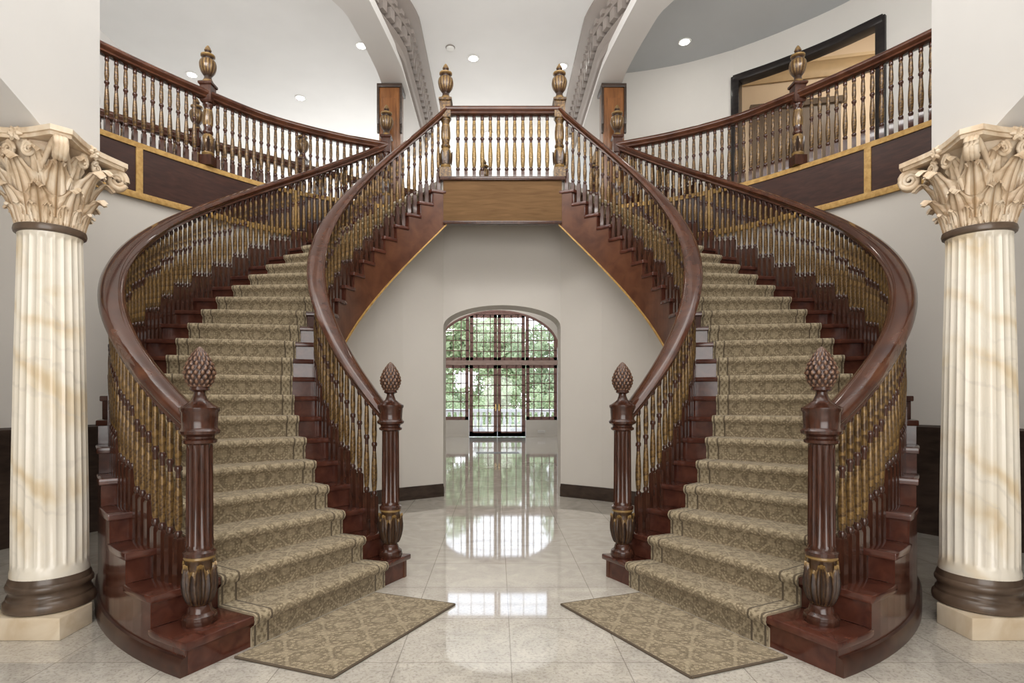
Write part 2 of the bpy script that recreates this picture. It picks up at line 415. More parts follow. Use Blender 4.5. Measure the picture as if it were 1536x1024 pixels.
# ------------------------------------------------------------------ staircases
for flip in (False, True):
    side = 'right' if flip else 'left'
    st = thing('staircase', f'curved mahogany staircase rising on the {side} of the tall arched doorway', 'staircase', fx((-2.2, 4.2), flip).to_3d())
    for k in range(1, NR):
        ta, tb = T(k), T(k + 1); m = MB(); poly = []
        for u in (0, 1): poly.append(P(u, ta) + fw(u, ta) * .03)
        poly += [P(1, ta + (tb - ta) * q / 4) for q in range(1, 5)]
        poly += [P(0, tb - (tb - ta) * q / 3) for q in range(0, 3)]
        m.prism(poly, k * RISE - .042, k * RISE)
        m.build('tread', mahog_tread, st, flip, bevel=.008)
    for k in range(1, NR + 1):
        ta = T(k); m = MB(); a, b = P(.015, ta), P(.985, ta); f = -fw(.5, ta) * .02
        z0, z1 = (k - 1) * RISE, k * RISE - .042
        m.hexa([v3(q, z0) for q in (a, b, b + f, a + f)], [v3(q, z1) for q in (a, b, b + f, a + f)])
        m.build('riser', mahog_tread, st, flip)
    mi, mo = MB(), MB()
    for k in range(1, NR):
        n = 3
        for q in range(n):
            a = T(k) + DT * q / n; b = T(k) + DT * (q + 1) / n; zt = k * RISE - .042
            A, B = INNER(a, -oi(a) + .015), INNER(b, -oi(b) + .015); A2, B2 = INNER(a, -oi(a) + .05), INNER(b, -oi(b) + .05)
            mi.hexa([v3(A, soff(a)), v3(B, soff(b)), v3(B2, soff(b)), v3(A2, soff(a))], [v3(x, zt) for x in (A, B, B2, A2)])
            A, B = OUTER(a, oo(a) - .015), OUTER(b, oo(b) - .015); A2, B2 = OUTER(a, oo(a) - .05), OUTER(b, oo(b) - .05)
            mo.hexa([v3(x, 0) for x in (A, B, B2, A2)], [v3(x, zt) for x in (A, B, B2, A2)])
    o = mi.build('stringer', string_wood, st, flip); o['label'] = 'inner stringer with stepped top edge'
    o = mo.build('stringer', mahog_tread, st, flip); o['label'] = 'outer stringer panelled down to the floor'
    m = MB(); nt = 36; us = [.02 + .96 * i / 5 for i in range(6)]
    for j in range(nt + 1):
        t = .16 + (1 - .16) * j / nt
        for u in us: p = P(u, t); m.v.append(Vector(v3(p, soff(t) + .002)))
    for j in range(nt):
        for i in range(5): a = j * 6 + i; m.face([a, a + 1, a + 7, a + 6])
    m.build('soffit', wall_m, st, flip)
    m = MB(); tt = [.18 + .82 * i / 50 for i in range(51)]
    m.sweep([v3(INNER(t, -oi(t) + .01), soff(t)) for t in tt], [(-.012, -.012), (.012, -.012), (.012, .012), (-.012, .012)])
    m.build('trim_moulding', gold_trim, st, flip)
    m = MB(); tt = [T0 + (.45 - T0) * i / 30 for i in range(31)]
    m.sweep([v3(OUTER(t, oo(t) - .01), 0) for t in tt], [(-.03, 0), (.022, 0), (.022, .065), (.01, .09), (-.03, .10)])
    m.build('base_moulding', base_wood, st, flip)

    # runner carpet
    m = MB(); prof = []
    for k in range(1, NR + 1):
        t = T(k); zb = (k - 1) * RISE + (.012 if k > 1 else 0); z = k * RISE
        prof += [(t, .014, zb), (t, .014, z - .06), (t, .038, z - .045), (t, .047, z - .02), (t, .040, z + .004), (t, .022, z + .012), (t, -.03, z + .012)]
    prof = prof[:-5]
    nu = 10; L = 0; prev = None
    for (t, f, z) in prof:
        pc = Vector(v3(P(.5, t) + fw(.5, t) * f, z))
        if prev is not None: L += (pc - prev).length
        prev = pc
        for i in range(nu + 1):
            u = .16 + (.785 - .16) * i / nu; p = P(u, t) + fw(u, t) * f
            m.v.append(Vector(v3(p, z))); m.uv.append((i / nu - .5, L))
    for j in range(len(prof) - 1):
        for i in range(nu): a = j * (nu + 1) + i; m.face([a, a + 1, a + nu + 2, a + nu + 1])
    n0 = len(prof)
    for e in (0, nu):
        s0 = len(m.v)
        for j, (t, f, z) in enumerate(prof):
            u = .16 if e == 0 else .785; p = P(u, t) + fw(u, t) * (f - .014)
            m.v.append(Vector(v3(p, z - .012))); m.uv.append((-.5 if e == 0 else .5, 0))
        for j in range(n0 - 1):
            a = j * (nu + 1) + e; m.face([a, a + nu + 1, s0 + j + 1, s0 + j])
    o = m.build('stair_runner', carpet, None, flip, smooth=60)
    tag(o, f'patterned tan damask runner carpet climbing the {side} staircase', 'carpet')

    # mat on the floor at the foot of the stair
    a = P(.86, T0) + fw(.5, T0) * .045; b = P(.245, T0) + fw(.5, T0) * .045; f = fw(.5, T0) * .63
    c, d = b + f, a + f
    mt = thing('floor_mat', f'flat tan patterned carpet mat on the tiles at the foot of the {side} staircase', 'mat', (0, 0, 0))
    m = MB(); m.prism([a, b, c, d], 0.001, .012); m.uv = [(-.39, -.15), (.39, -.15), (.39, .3), (-.39, .3)] * 2
    m.build('pile', carpet, mt, flip)
    m = MB(); m.tube([v3(x, .007) for x in (a, d)], .007); m.tube([v3(x, .007) for x in (d, c)], .007); m.tube([v3(x, .007) for x in (c, b)], .007)
    m.build('binding', bind_m, mt, flip)

    # railings
    for which, arc, n, ta, tb in (('inner', INNER, 46, .03, .985), ('outer', OUTER, 80, .022, .988)):
        p0 = fx(arc(0), flip)
        desc = 'beside the doorway' if which == 'inner' else 'sweeping round beside the fluted column'
        rl = thing('stair_railing', f'{which} curved handrail and balusters of the {side} staircase, {desc}', 'railing', (p0.x, p0.y, RISE))
        m = MB(); N = 70
        m.sweep([v3(arc(t), zr(t)) for t in [.0 + 1.0 * i / N for i in range(N + 1)]], RAILP)
        m.build('handrail', mahog_rail, rl, flip, smooth=60)
        for i in range(n):
            t = ta + (tb - ta) * (i + .5) / n; k = int(floor((t - T0) / DT)) + 1
            p = arc(t); dv = arc(t + .01) - p; rz = atan2(dv.y, dv.x); q = fx(p, flip)
            zb = k * RISE; h = zr(t) - .045 - zb
            inst(BAL_S, 'baluster', rl, (q.x, q.y, zb), pi - rz if flip else rz, (1, 1, h))
        newel_front(rl, p0, RISE)

# ------------------------------------------------------------------ landing and balcony railings
def path_rail(rl, pts, newels, z=ZL, spacing=.125, flip=False, bal=BAL_B, hr=.86, nm=None):
    m = MB(); m.sweep([(p.x, p.y, z + hr) for p in pts], RAILP); m.build('handrail', mahog_rail, rl, flip, smooth=60)
    L = plen(pts); n = int(L / spacing)
    for i in range(n):
        p, rz = at_len(pts, (i + .5) * L / n)
        if any((Vector((p.x, p.y)) - Vector(w)).length < .095 for w in newels): continue
        q = fx(p, flip)
        inst(bal, 'baluster', rl, (q.x, q.y, z), rz, (1, 1, hr - .045))
    for w in newels: newel_urn(rl, fx(w, flip), z, 0, nm)
BPK = [(-1.70, 8.385), (-2.40, 8.06), (-3.10, 7.58), (-3.62, 6.98), (-4.06, 6.36), (-4.36, 5.86), (-4.62, 5.35), (-4.75, 4.92)]
BP = catmull(BPK, 8)
rl = thing('landing_railing', 'straight railing with gold balusters between two urn newels above the doorway', 'railing', (0, 7.36, ZL))
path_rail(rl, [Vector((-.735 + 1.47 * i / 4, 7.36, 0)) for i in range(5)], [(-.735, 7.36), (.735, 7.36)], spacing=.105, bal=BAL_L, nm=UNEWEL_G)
for flip in (False, True):
    side = 'right' if flip else 'left'
    q = fx((-3.62, 6.98), flip)
    rl = thing('balcony_railing', f'curved upstairs balcony railing with an urn topped newel above the {side} column', 'railing', (q.x, q.y, ZL))
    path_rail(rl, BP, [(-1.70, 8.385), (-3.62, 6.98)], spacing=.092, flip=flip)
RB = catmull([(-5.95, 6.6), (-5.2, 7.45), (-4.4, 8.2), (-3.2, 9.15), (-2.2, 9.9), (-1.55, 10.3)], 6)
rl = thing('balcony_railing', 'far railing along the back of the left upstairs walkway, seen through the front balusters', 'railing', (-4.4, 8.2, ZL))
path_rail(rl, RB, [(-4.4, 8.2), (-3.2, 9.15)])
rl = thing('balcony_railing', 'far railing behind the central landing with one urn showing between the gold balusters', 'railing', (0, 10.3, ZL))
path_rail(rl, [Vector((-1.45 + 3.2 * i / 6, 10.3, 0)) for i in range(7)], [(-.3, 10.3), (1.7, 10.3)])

# ------------------------------------------------------------------ columns
def spiral(m, c, e, R, turns, r, ph=0, dirn=1):
    pts = []; N = int(turns * 16)
    for i in range(N + 1):
        th = ph + dirn * 2 * pi * turns * i / N; rad = R * (1 - .86 * i / N)
        pts.append(Vector(c) + Vector((e[0], e[1], 0)) * rad * cos(th) + Vector((0, 0, rad * sin(th))))
    m.tube(pts, [r * (1 - .45 * i / N) for i in range(N + 1)], 7)
CXL, CXR, CY = 2.82, 2.89, 3.5
def column(flip):
    side = 'right' if flip else 'left'; sg = 1 if flip else -1
    c = thing('column', f'fluted cream marble column with carved leafy capital outside the {side} staircase', 'column', (CXR if flip else -CXL, CY, 0))
    L = lambda mb, n, mt, p, **kw: inst(mb.mesh(n, mt, **kw), n, p, WO[c.name])
    m = MB(); k = sg; h = .235
    poly = [(k * -h, -h), (k * h, -h), (k * h, h), (k * -.02, h), (k * -h, .03)]
    m.prism(poly, 0, .13); L(m, 'plinth', plinth_m, c, bevel=.006)
    S = .80
    m = MB(); m.lathe([(r * S, z) for r, z in [(.27, .13), (.286, .138), (.292, .158), (.288, .18), (.274, .193), (.268, .197), (.268, .212), (.256, .222), (.253, .24), (.262, .252), (.272, .26), (.275, .275), (.269, .289), (.261, .293), (.261, .308), (.25, .325), (.25, .335)]], 56); L(m, 'base', base_bronze, c)
    m = MB(); NF = 24
    def fl(th, z, r): return r - (.010 * max(0, (abs(sin(NF / 2 * th)) - .25) / .75) ** .55 if .40 < z < 2.36 else 0)
    m.lathe([(r * S, z) for r, z in [(.25, .33), (.25, .355), (.243, .375), (.243, .395), (.243, .41), (.241, .7), (.236, 1.0), (.229, 1.35), (.221, 1.7), (.211, 2.05), (.203, 2.34), (.203, 2.355), (.203, 2.365), (.205, 2.385)]], 240, mod=fl); L(m, 'shaft', marble, c, smooth=50)
    m = MB(); m.lathe([(r * S, z) for r, z in [(.2, 2.38), (.225, 2.39), (.23, 2.405), (.225, 2.425), (.2, 2.43)]], 40); o = L(m, 'collar', base_bronze, c); o['label'] = 'dark ring under the capital'
    m = MB(); z0 = 0
    m.lathe([(.2, z0), (.2, z0 + .2), (.21, z0 + .35), (.25, z0 + .47), (.30, z0 + .53), (.30, z0 + .55)], 32)
    def tr(mb):
        for v in mb.v: v.x *= .80; v.y *= .80; v.z = 2.425 + v.z * .86
        return mb
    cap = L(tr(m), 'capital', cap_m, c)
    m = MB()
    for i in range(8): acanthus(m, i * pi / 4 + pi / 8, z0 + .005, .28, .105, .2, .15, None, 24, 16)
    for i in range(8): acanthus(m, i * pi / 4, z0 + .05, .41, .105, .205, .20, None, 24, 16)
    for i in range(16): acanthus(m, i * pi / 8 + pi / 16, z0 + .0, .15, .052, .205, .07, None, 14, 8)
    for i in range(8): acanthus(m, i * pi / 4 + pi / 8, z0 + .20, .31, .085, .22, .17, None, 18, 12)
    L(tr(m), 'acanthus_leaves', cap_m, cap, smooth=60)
    m = MB()
    for i in range(4):
        a = pi / 4 + i * pi / 2; e = (cos(a), sin(a)); tg = (-sin(a), cos(a))
        for s in (-.024, 0, .024):
            cc = (e[0] * .43 + tg[0] * s, e[1] * .43 + tg[1] * s, z0 + .46)
            spiral(m, cc, e, .074, 2.3, .022, pi / 2, -1)
            m.tube([(e[0] * .2 + tg[0] * s * 4, e[1] * .2 + tg[1] * s * 4, z0 + .22), (e[0] * .25 + tg[0] * s * 3.5, e[1] * .25 + tg[1] * s * 3.5, z0 + .38), (e[0] * .32 + tg[0] * s * 2, e[1] * .32 + tg[1] * s * 2, z0 + .48), (e[0] * .43 + tg[0] * s, e[1] * .43 + tg[1] * s, z0 + .534)], [.016, .02, .022, .022], 7)
        b = i * pi / 2; eb = (cos(b), sin(b)); tb = (-sin(b), cos(b))
        for s in (-1, 1):
            spiral(m, (eb[0] * .30 + tb[0] * s * .075, eb[1] * .30 + tb[1] * s * .075, z0 + .465), (tb[0] * s, tb[1] * s), .05, 2.1, .015, pi / 2, 1)
            m.tube([(eb[0] * .21 + tb[0] * s * .12, eb[1] * .21 + tb[1] * s * .12, z0 + .25), (eb[0] * .26 + tb[0] * s * .11, eb[1] * .26 + tb[1] * s * .11, z0 + .4), (eb[0] * .30 + tb[0] * s * .075, eb[1] * .30 + tb[1] * s * .075, z0 + .515)], [.014, .016, .015], 6)
    L(tr(m), 'volutes', cap_m, cap, smooth=60)
    m = MB(); poly = []
    for i in range(4):
        a = pi / 4 + i * pi / 2
        c0 = Vector((cos(a - .13), sin(a - .13))) * .50; c1 = Vector((cos(a + .13), sin(a + .13))) * .50
        n0 = Vector((cos(a + pi / 2 - .13), sin(a + pi / 2 - .13))) * .50
        poly.append(c0)
        for q in range(0, 8):
            s = q / 8; p = c1.lerp(n0, s); p = p * (1 - .16 * sin(pi * s)); poly.append(p)
    m.prism([p * .95 for p in poly], z0 + .53, z0 + .555); m.prism(poly, z0 + .555, z0 + .59)
    for i in range(4):
        b = i * pi / 2
        for q in range(6):
            th = q * pi / 3
            m.tube([(cos(b) * .32, sin(b) * .32, z0 + .555), (cos(b) * .335 - sin(b) * .03 * cos(th), sin(b) * .335 + cos(b) * .03 * cos(th), z0 + .555 + .03 * sin(th)), (cos(b) * .325 - sin(b) * .055 * cos(th), sin(b) * .325 + cos(b) * .055 * cos(th), z0 + .555 + .05 * sin(th))], [.02, .018, .008], 6)
    L(tr(m), 'abacus', cap_m, cap)
column(False); column(True)

# ------------------------------------------------------------------ the setting
WT = 3.93
m = MB(); m.box(-6.5, 9, -3.2, 20.9, -.1, 0); struct('floor', m, floor_m)
for flip in (False, True):
    side = 'right' if flip else 'left'
    # wall carried by the column, running back toward the entry
    xi = -2.80 if flip else -2.70
    m = MB(); bp = [(3.76, 2.93), (3.34, 2.93), (3.2, 3.0), (3.0, 3.09), (2.7, 3.2), (2.2, 3.32), (1.4, 3.42), (-3.2, 3.45)]
    for (y0, z0), (y1, z1) in zip(bp, bp[1:]):
        m.hexa([(xi, y0, z0), (xi - .42, y0, z0), (xi - .42, y1, z1), (xi, y1, z1)], [(xi, y0, 6.95), (xi - .42, y0, 6.95), (xi - .42, y1, 6.95), (xi, y1, 6.95)])
    struct('wall_pier_' + side, m, wall_up, flip)
    # side wall and curved wall under the balcony
    m = MB(); m.box(-4.95, -4.75, -3.2, 4.92, 0, 6.95); m.box(-6.1, -4.75, 4.75, 4.92, ZL - .6, 6.95)
    struct('wall_side_' + side, m, wall_m, flip)
    m = MB(); m.sweep([v3(p, 0) for p in BP], [(-.2, 0), (-.02, 0), (-.02, WT), (-.2, WT)])
    struct('wall_' + side, m, wall_m, flip)
    m = MB(); m.sweep([v3(p, 0) for p in BP] + [(-4.75, 1.0, 0)], [(-.02, 0), (.02, 0), (.02, .16), (.005, .18), (.005, 1.02), (.03, 1.05), (.03, 1.1), (-.02, 1.12)])
    struct('trim_wainscot_' + side, m, dark_trim, flip)
    # balcony fascia
    m = MB(); m.sweep([v3(p, 0) for p in BP], [(-.02, 3.66), (.015, 3.66), (.015, 4.22), (-.02, 4.22)])
    o = struct('trim_fascia_' + side, m, panel_dark, flip)
    m = MB()
    m.sweep([v3(p, 0) for p in BP], [(.0, 4.180), (.03, 4.180), (.036, 4.235), (.0, 4.235)])
    m.sweep([v3(p, 0) for p in BP], [(.0, 3.615), (.03, 3.615), (.036, 3.645), (.03, 3.685), (.0, 3.685)])
    for s in (1.3, 3.2, 4.9):
        p, rz = at_len(BP, s); d = Vector((cos(rz), sin(rz), 0)); n = Vector((-d.y, d.x, 0))
        q = [p - d * .035, p + d * .035, p + d * .035 + n * .03, p - d * .035 + n * .03]
        m.hexa([v3(x, 3.67) for x in q], [v3(x, 4.20) for x in q])
    struct('trim_gold_' + side, m, gold_trim, flip)
    # wall under the stair, beside the doorway
    W = [Vector((-.84, 8.13))]; tops = [WT]
    for t, u in ((.965, .47), (.93, .45), (.88, .43), (.82, .40), (.75, .37), (.66, .34), (.56, .32), (.46, .30), (.36, .29), (.28, .28), (.2, .28)):
        W.append(P(u, t)); tops.append(soff(t))
    m = MB(); b = MB()
    nn = []
    for j in range(len(W)):
        d = (W[min(j + 1, len(W) - 1)] - W[max(0, j - 1)]).normalized(); nn.append(Vector((-d.y, d.x)))
    for j in range(len(W) - 1):
        A, B = W[j], W[j + 1]; A2, B2 = A - nn[j] * .1, B - nn[j + 1] * .1
        m.hexa([v3(x, 0) for x in (A, B, B2, A2)], [v3(A, tops[j]), v3(B, tops[j + 1]), v3(B2, tops[j + 1]), v3(A2, tops[j])])
    struct('wall_flank_' + side, m, wall_m, flip, smooth=50)
    b.sweep([v3(x, 0) for x in W], [(0, 0), (.025, 0), (.025, .13), (.012, .15), (.01, .175), (0, .18)])
    struct('baseboard_' + side, b, dark_trim, flip)
    # ceiling beam curving outward toward the foyer, with dentil crown
    ys = [11.2 - .12 * i for i in range(48)]
    xb = lambda y: -.10 * max(0, 8.3 - y) ** 1.2
    xc = lambda y: -.30 * max(0, 8.35 - y) ** 1.35
    x0 = -1.47
    soft = [(x0 + xb(y), y, 0) for y in ys]; face = [(x0 + xc(y) + .0, y, 0) for y in ys]
    m = MB()
    for y0, y1 in zip(ys, ys[1:]):
        a, b2 = x0 + xb(y0), x0 + xb(y1); c0, c1 = x0 + xc(y0), x0 + xc(y1)
        o0, o1 = -1.82 + min(0, xc(y0) * .3), -1.82 + min(0, xc(y1) * .3)
        o0 = min(o0, c0 - .05); o1 = min(o1, c1 - .05)
        m.hexa([(o0, y0, 6.17), (a, y0, 6.17), (b2, y1, 6.17), (o1, y1, 6.17)], [(o0, y0, 6.36), (a, y0, 6.36), (b2, y1, 6.36), (o1, y1, 6.36)])
        m.hexa([(o0, y0, 6.36), (c0, y0, 6.36), (c1, y1, 6.36), (o1, y1, 6.36)], [(o0, y0, 6.96), (c0, y0, 6.96), (c1, y1, 6.96), (o1, y1, 6.96)])
    m.sweep(soft, [(0, 6.17), (.025, 6.17), (.025, 6.23), (0, 6.24)])
    struct('ceiling_beam_' + side, m, wall_up, flip)
    m = MB(); m.sweep(face, [(-.05, 6.32), (.04, 6.32), (.06, 6.38), (.03, 6.42), (.03, 6.45), (.08, 6.50), (.08, 6.515), (.03, 6.52), (.03, 6.69), (.13, 6.70), (.16, 6.75), (.10, 6.78), (.10, 6.80), (.22, 6.88), (.27, 6.90), (.27, 6.955), (-.05, 6.955)])
    fv = [Vector(p) for p in face]; s = .05; Lf = plen(fv)
    while s < Lf - .1:
        p, rz = at_len(fv, s); d = Vector((cos(rz), sin(rz), 0)); n = Vector((-d.y, d.x, 0))
        for (l0, l1, za, zb, w) in ((.02, .135, 6.535, 6.685, .055), (.09, .185, 6.725, 6.79, .04)):
            q = [p - d * w + n * l0, p + d * w + n * l0, p + d * w + n * l1, p - d * w + n * l1]
            m.hexa([v3(x, za) for x in q], [v3(x, zb) for x in q])
        s += .20
    struct('trim_crown_' + side, m, crown_m, flip, smooth=25)
    # pilaster
    sg = 1 if flip else -1
    pz = thing('pilaster', f'square wooden pilaster under the {side} ceiling beam at the top of the stairs', 'pilaster', (sg * 1.70, 8.78, ZL))
    m = MB(); m.box(-1.86, -1.54, 8.63, 8.93, ZL, 6.12); m.build('post', pil_wood, pz, flip, bevel=.008)
    m = MB(); m.box(-1.80, -1.60, 8.612, 8.632, ZL + .25, 5.95); m.build('panel', pil_wood, pz, flip, bevel=.006)
    m = MB(); m.box(-1.89, -1.51, 8.60, 8.96, 6.11, 6.165)
    for a, b2 in ((-1.89, -1.855), (-1.545, -1.51)):
        m.box(a, b2, 8.60, 8.64, 5.55, 6.12); m.box(a, b2, 8.61, 8.66, 5.42, 5.56)
    m.build('cap', dark_trim, pz, flip, bevel=.005)
    m = MB(); m.box(-1.88, -1.52, 8.61, 8.95, ZL, ZL + .12); m.build('base', dark_trim, pz, flip, bevel=.006)

# upper floor slabs
left_poly = [(0, 7.36), (-.78, 7.36), (-1.72, 8.40)] + [(p.x, p.y) for p in BP[1:]] + [(-6.05, 4.92), (-6.05, 6.5)] + [(p.x, p.y) for p in RB] + [(0, 10.3)]
m = MB(); m.prism(left_poly, WT, ZL - .003); struct('floor_upper_left', m, wall_m)
right_poly = [(0, 7.36), (.78, 7.36), (1.72, 8.40)] + [(-p.x, p.y) for p in BP[1:]] + [(8.9, 4.92), (8.9, 12), (2.7, 12), (1.75, 10.3), (0, 10.3)]
m = MB(); m.prism(right_poly, WT, ZL - .003); struct('floor_upper_right', m, wall_m)
# landing front
m = MB(); m.box(-.76, .76, 7.30, 7.358, 3.66, 4.2); struct('trim_landing_fascia', m, fascia_wood)
m = MB(); m.box(-.80, .80, 7.27, 7.42, 4.19, 4.238); m.box(-.76, .76, 7.275, 7.36, 3.63, 3.67); struct('trim_landing_moulding', m, mahog, bevel=.006)

def arch_wall(m, x0, x1, z1, cx, hw, spring, rise, y0, y1, n=24):
    m.box(x0, cx - hw, y0, y1, 0, z1); m.box(cx + hw, x1, y0, y1, 0, z1)
    for i in range(n):
        a = -hw * cos(pi * i / n); b = -hw * cos(pi * (i + 1) / n)
        za = spring + rise * sqrt(max(0, 1 - (a / hw) ** 2)); zb = spring + rise * sqrt(max(0, 1 - (b / hw) ** 2))
        m.hexa([(cx + a, y0, za), (cx + b, y0, zb), (cx + b, y1, zb), (cx + a, y1, za)], [(cx + a, y0, z1), (cx + b, y0, z1), (cx + b, y1, z1), (cx + a, y1, z1)])
m = MB(); arch_wall(m, -1.35, 1.35, WT, 0, .84, 2.42, .31, 8.13, 8.55); struct('wall_back', m, wall_m)
m = MB(); m.box(-6, -1.3, 8.56, 8.66, 0, WT); m.box(1.3, 2.7, 8.56, 8.66, 0, WT); struct('wall_hall_front', m, wall_up)
m = MB(); m.box(-6.2, -6.05, 4.9, 20.9, 0, 6.95); struct('wall_hall_left', m, wall_up)
m = MB(); m.box(2.6, 2.75, 10.5, 20.9, 0, 6.95); m.box(2.6, 2.75, 8.6, 10.5, 0, WT); struct('wall_hall_right', m, wall_up)
# far wall with windows
FY = 20.7
m = MB(); arch_wall(m, -6.2, 2.75, 5.6, -.05, 2.2, 3.3, 1.32, FY, FY + .25, 28)
m.box(-6.2, 2.75, FY, FY + .25, 6.6, 6.95); m.box(-6.2, -1.95, FY, FY + .25, 5.6, 6.6); m.box(1.85, 2.75, FY, FY + .25, 5.6, 6.6)
m.box(-2.25, -1.08, FY, FY + .25, 0, .62); m.box(.98, 2.15, FY, FY + .25, 0, .62)
struct('wall_far', m, wall_m)
m = MB(); m.box(-2.25, 2.15, FY - .005, FY + .2, 2.62, 2.79); struct('trim_transom', m, transom_wood)
m = MB(); m.box(-6, -1.1, FY - .02, FY, 0, .07); m.box(1.0, 2.6, FY - .02, FY, 0, .07); struct('baseboard_far', m, wall_m)
def gridwin(m, x0, x1, z0, z1, cols, rows, fr=.07, mu=.022, y=FY + .02, dep=.04, top=None):
    tz = (lambda x: z1) if top is None else (lambda x: min(z1, top(x)))
    def vbar(x, w): m.box(x - w, x + w, y, y + dep, z0, max(z0 + .05, tz(x)))
    vbar(x0 + fr / 2, fr / 2); vbar(x1 - fr / 2, fr / 2)
    m.box(x0, x1, y, y + dep, z0, z0 + fr)
    if top is None: m.box(x0, x1, y, y + dep, z1 - fr, z1)
    for c in range(1, cols): vbar(x0 + (x1 - x0) * c / cols, mu / 2)
    for r in range(1, rows):
        z = z0 + (z1 - z0) * r / rows
        xs = [x0 + (x1 - x0) * i / 40 for i in range(41)]; xs = [x for x in xs if tz(x) > z]
        if len(xs) > 1: m.box(xs[0], xs[-1], y, y + dep, z - mu / 2, z + mu / 2)
def pane(m, x0, x1, z0, z1, y=FY + .038): m.box(x0, x1, y, y + .006, z0, z1)
wi = 1
for (x0, x1) in ((-2.23, -1.10), (1.00, 2.13)):
    m = MB(); gridwin(m, x0, x1, .62, 2.63, 4, 6, .12, .030); w = struct(f'window_{wi}', m, frame_wood); wi += 1
    m = MB(); pane(m, x0 + .05, x1 - .05, .66, 2.54); m.build('pane', glass, w)
arch = lambda x: 3.3 + 1.32 * sqrt(max(0, 1 - ((x + .05) / 2.2) ** 2)) - .01
m = MB()
gridwin(m, -2.23, -1.08, 2.78, 4.62, 4, 5, .12, .030, top=arch); gridwin(m, .98, 2.13, 2.78, 4.62, 4, 5, .12, .030, top=arch)
gridwin(m, -1.05, -.06, 2.78, 4.46, 4, 5, .12, .030); gridwin(m, -.04, .95, 2.78, 4.46, 4, 5, .12, .030)
ap = [(-.05 - 2.2 * cos(pi * i / 32), FY + .05, 3.3 + 1.32 * sin(pi * i / 32) - .03) for i in range(33)]
m.tube(ap, .06, 8)
m.box(-1.05, .95, FY + .02, FY + .09, 4.44, 4.54)
w = struct(f'window_{wi}', m, frame_wood); wi += 1
m = MB(); pane(m, -2.2, 2.1, 2.84, 3.3); pane(m, -1.05, .95, 3.3, 4.44); pane(m, -1.95, -1.08, 3.3, 3.95); pane(m, .98, 1.85, 3.3, 3.95); m.build('pane', glass, w)
m = MB(); gridwin(m, -1.95, -.06, 5.6, 6.6, 4, 2, .1); gridwin(m, -.04, 1.85, 5.6, 6.6, 4, 2, .1); w = struct(f'window_{wi}', m, frame_wood)
for i, (x0, x1) in enumerate(((-1.07, -.055), (-.045, .97))):
    m = MB(); gridwin(m, x0, x1, .02, 2.63, 3, 7, .13, .030); m.box(x0, x1, FY + .02, FY + .06, .02, .2); d = struct(f'door_{i + 1}', m, frame_wood)
    m = MB(); pane(m, x0 + .1, x1 - .1, .18, 2.5); m.build('pane', glass, d)
    hx = -.11 if i == 0 else .01
    m = MB(); m.box(hx - .012, hx + .012, FY, FY + .02, .95, 1.2); m.tube([(hx, FY, 1.06), (hx, FY - .05, 1.06), (hx + (-.1 if i == 0 else .1), FY - .05, 1.06)], .01); m.build('handle', brass, d)
m = MB(); m.box(-.6, .5, 14.4, 14.9, 0.0005, .002); m.box(-2.4, -2.2, 12.0, 20.2, .0005, .002); m.box(2.1, 2.3, 12.0, 20.2, .0005, .002); struct('trim_floor_inlay', m, dark_trim)
v = thing('wall_vent', 'small white slatted vent low on the far wall right of the glass doors', 'vent', (1.55, FY - .04, .2))
m = MB(); m.box(1.42, 1.68, FY - .02, FY - .001, .16, .25); m.build('frame', white_m, v)
m = MB()
for i in range(4): m.box(1.435, 1.665, FY - .026, FY - .02, .17 + .019 * i, .18 + .019 * i)
m.build('slats', wall_m, v)

# right upper curved wall with cased opening and the taller room behind
UW1 = catmull([(1.95, 9.75), (2.5, 9.62), (3.1, 9.40), (3.7, 9.06)], 5)
UWo = catmull([(3.7, 9.06), (4.2, 8.65), (4.7, 8.14), (5.1, 7.6)], 4)
UW2 = catmull([(5.1, 7.6), (5.5, 6.95), (5.8, 6.3), (6.0, 5.6), (6.05, 4.9)], 4)
m = MB(); ZF = 8.3
m.sweep([v3(p, 0) for p in UW1], [(0, ZL), (.12, ZL), (.12, ZF), (0, ZF)])
m.sweep([v3(p, 0) for p in UW2], [(0, ZL), (.12, ZL), (.12, ZF), (0, ZF)])
m.sweep([v3(p, 0) for p in UWo], [(0, 6.5), (.12, 6.5), (.12, ZF), (0, ZF)])
struct('wall_upper_right', m, wall_upr)
m = MB()
m.sweep([v3(p, 0) for p in UWo], [(-.05, 6.41), (.14, 6.41), (.14, 6.52), (-.05, 6.52), (-.06, 6.46)])
for p, q in ((UWo[0], UWo[1]), (UWo[-1], UWo[-2])):
    d = (q - p).normalized(); n = Vector((-d.y, d.x, 0)) * (1 if p is UWo[0] else -1)
    b = [p - d * .03 - n * .05, p + d * .09 - n * .05, p + d * .09 + n * .14, p - d * .03 + n * .14]
    m.hexa([v3(x, ZL) for x in b], [v3(x, 6.5) for x in b])
struct('trim_opening_casing', m, black_trim, bevel=.006)
m = MB(); m.hexa([(1.9, 11.8, ZL), (8.8, 10.2, ZL), (8.8, 10.4, ZL), (1.9, 12.0, ZL)], [(1.9, 11.8, ZF), (8.8, 10.2, ZF), (8.8, 10.4, ZF), (1.9, 12.0, ZF)])
m.box(8.75, 8.9, 4.9, 10.4, ZL, ZF); m.box(6.0, 8.9, 4.8, 4.92, ZL, ZF); m.box(1.85, 1.95, 9.6, 12.0, 6.95, ZF)
m.prism([(1.9, 9.75)] + [(p.x, p.y) for p in UW1[1:]] + [(p.x, p.y) for p in UWo[1:]] + [(p.x, p.y) for p in UW2[1:]] + [(9.0, 4.9), (9.0, 12.1), (1.9, 12.1)], ZF, ZF + .1)  # ceiling of the far room, kept in one mesh with its walls
struct('wall_ceiling_far_room', m, room_m)
crp = [(8.75, 10.2, 0), (1.9, 11.79, 0)]
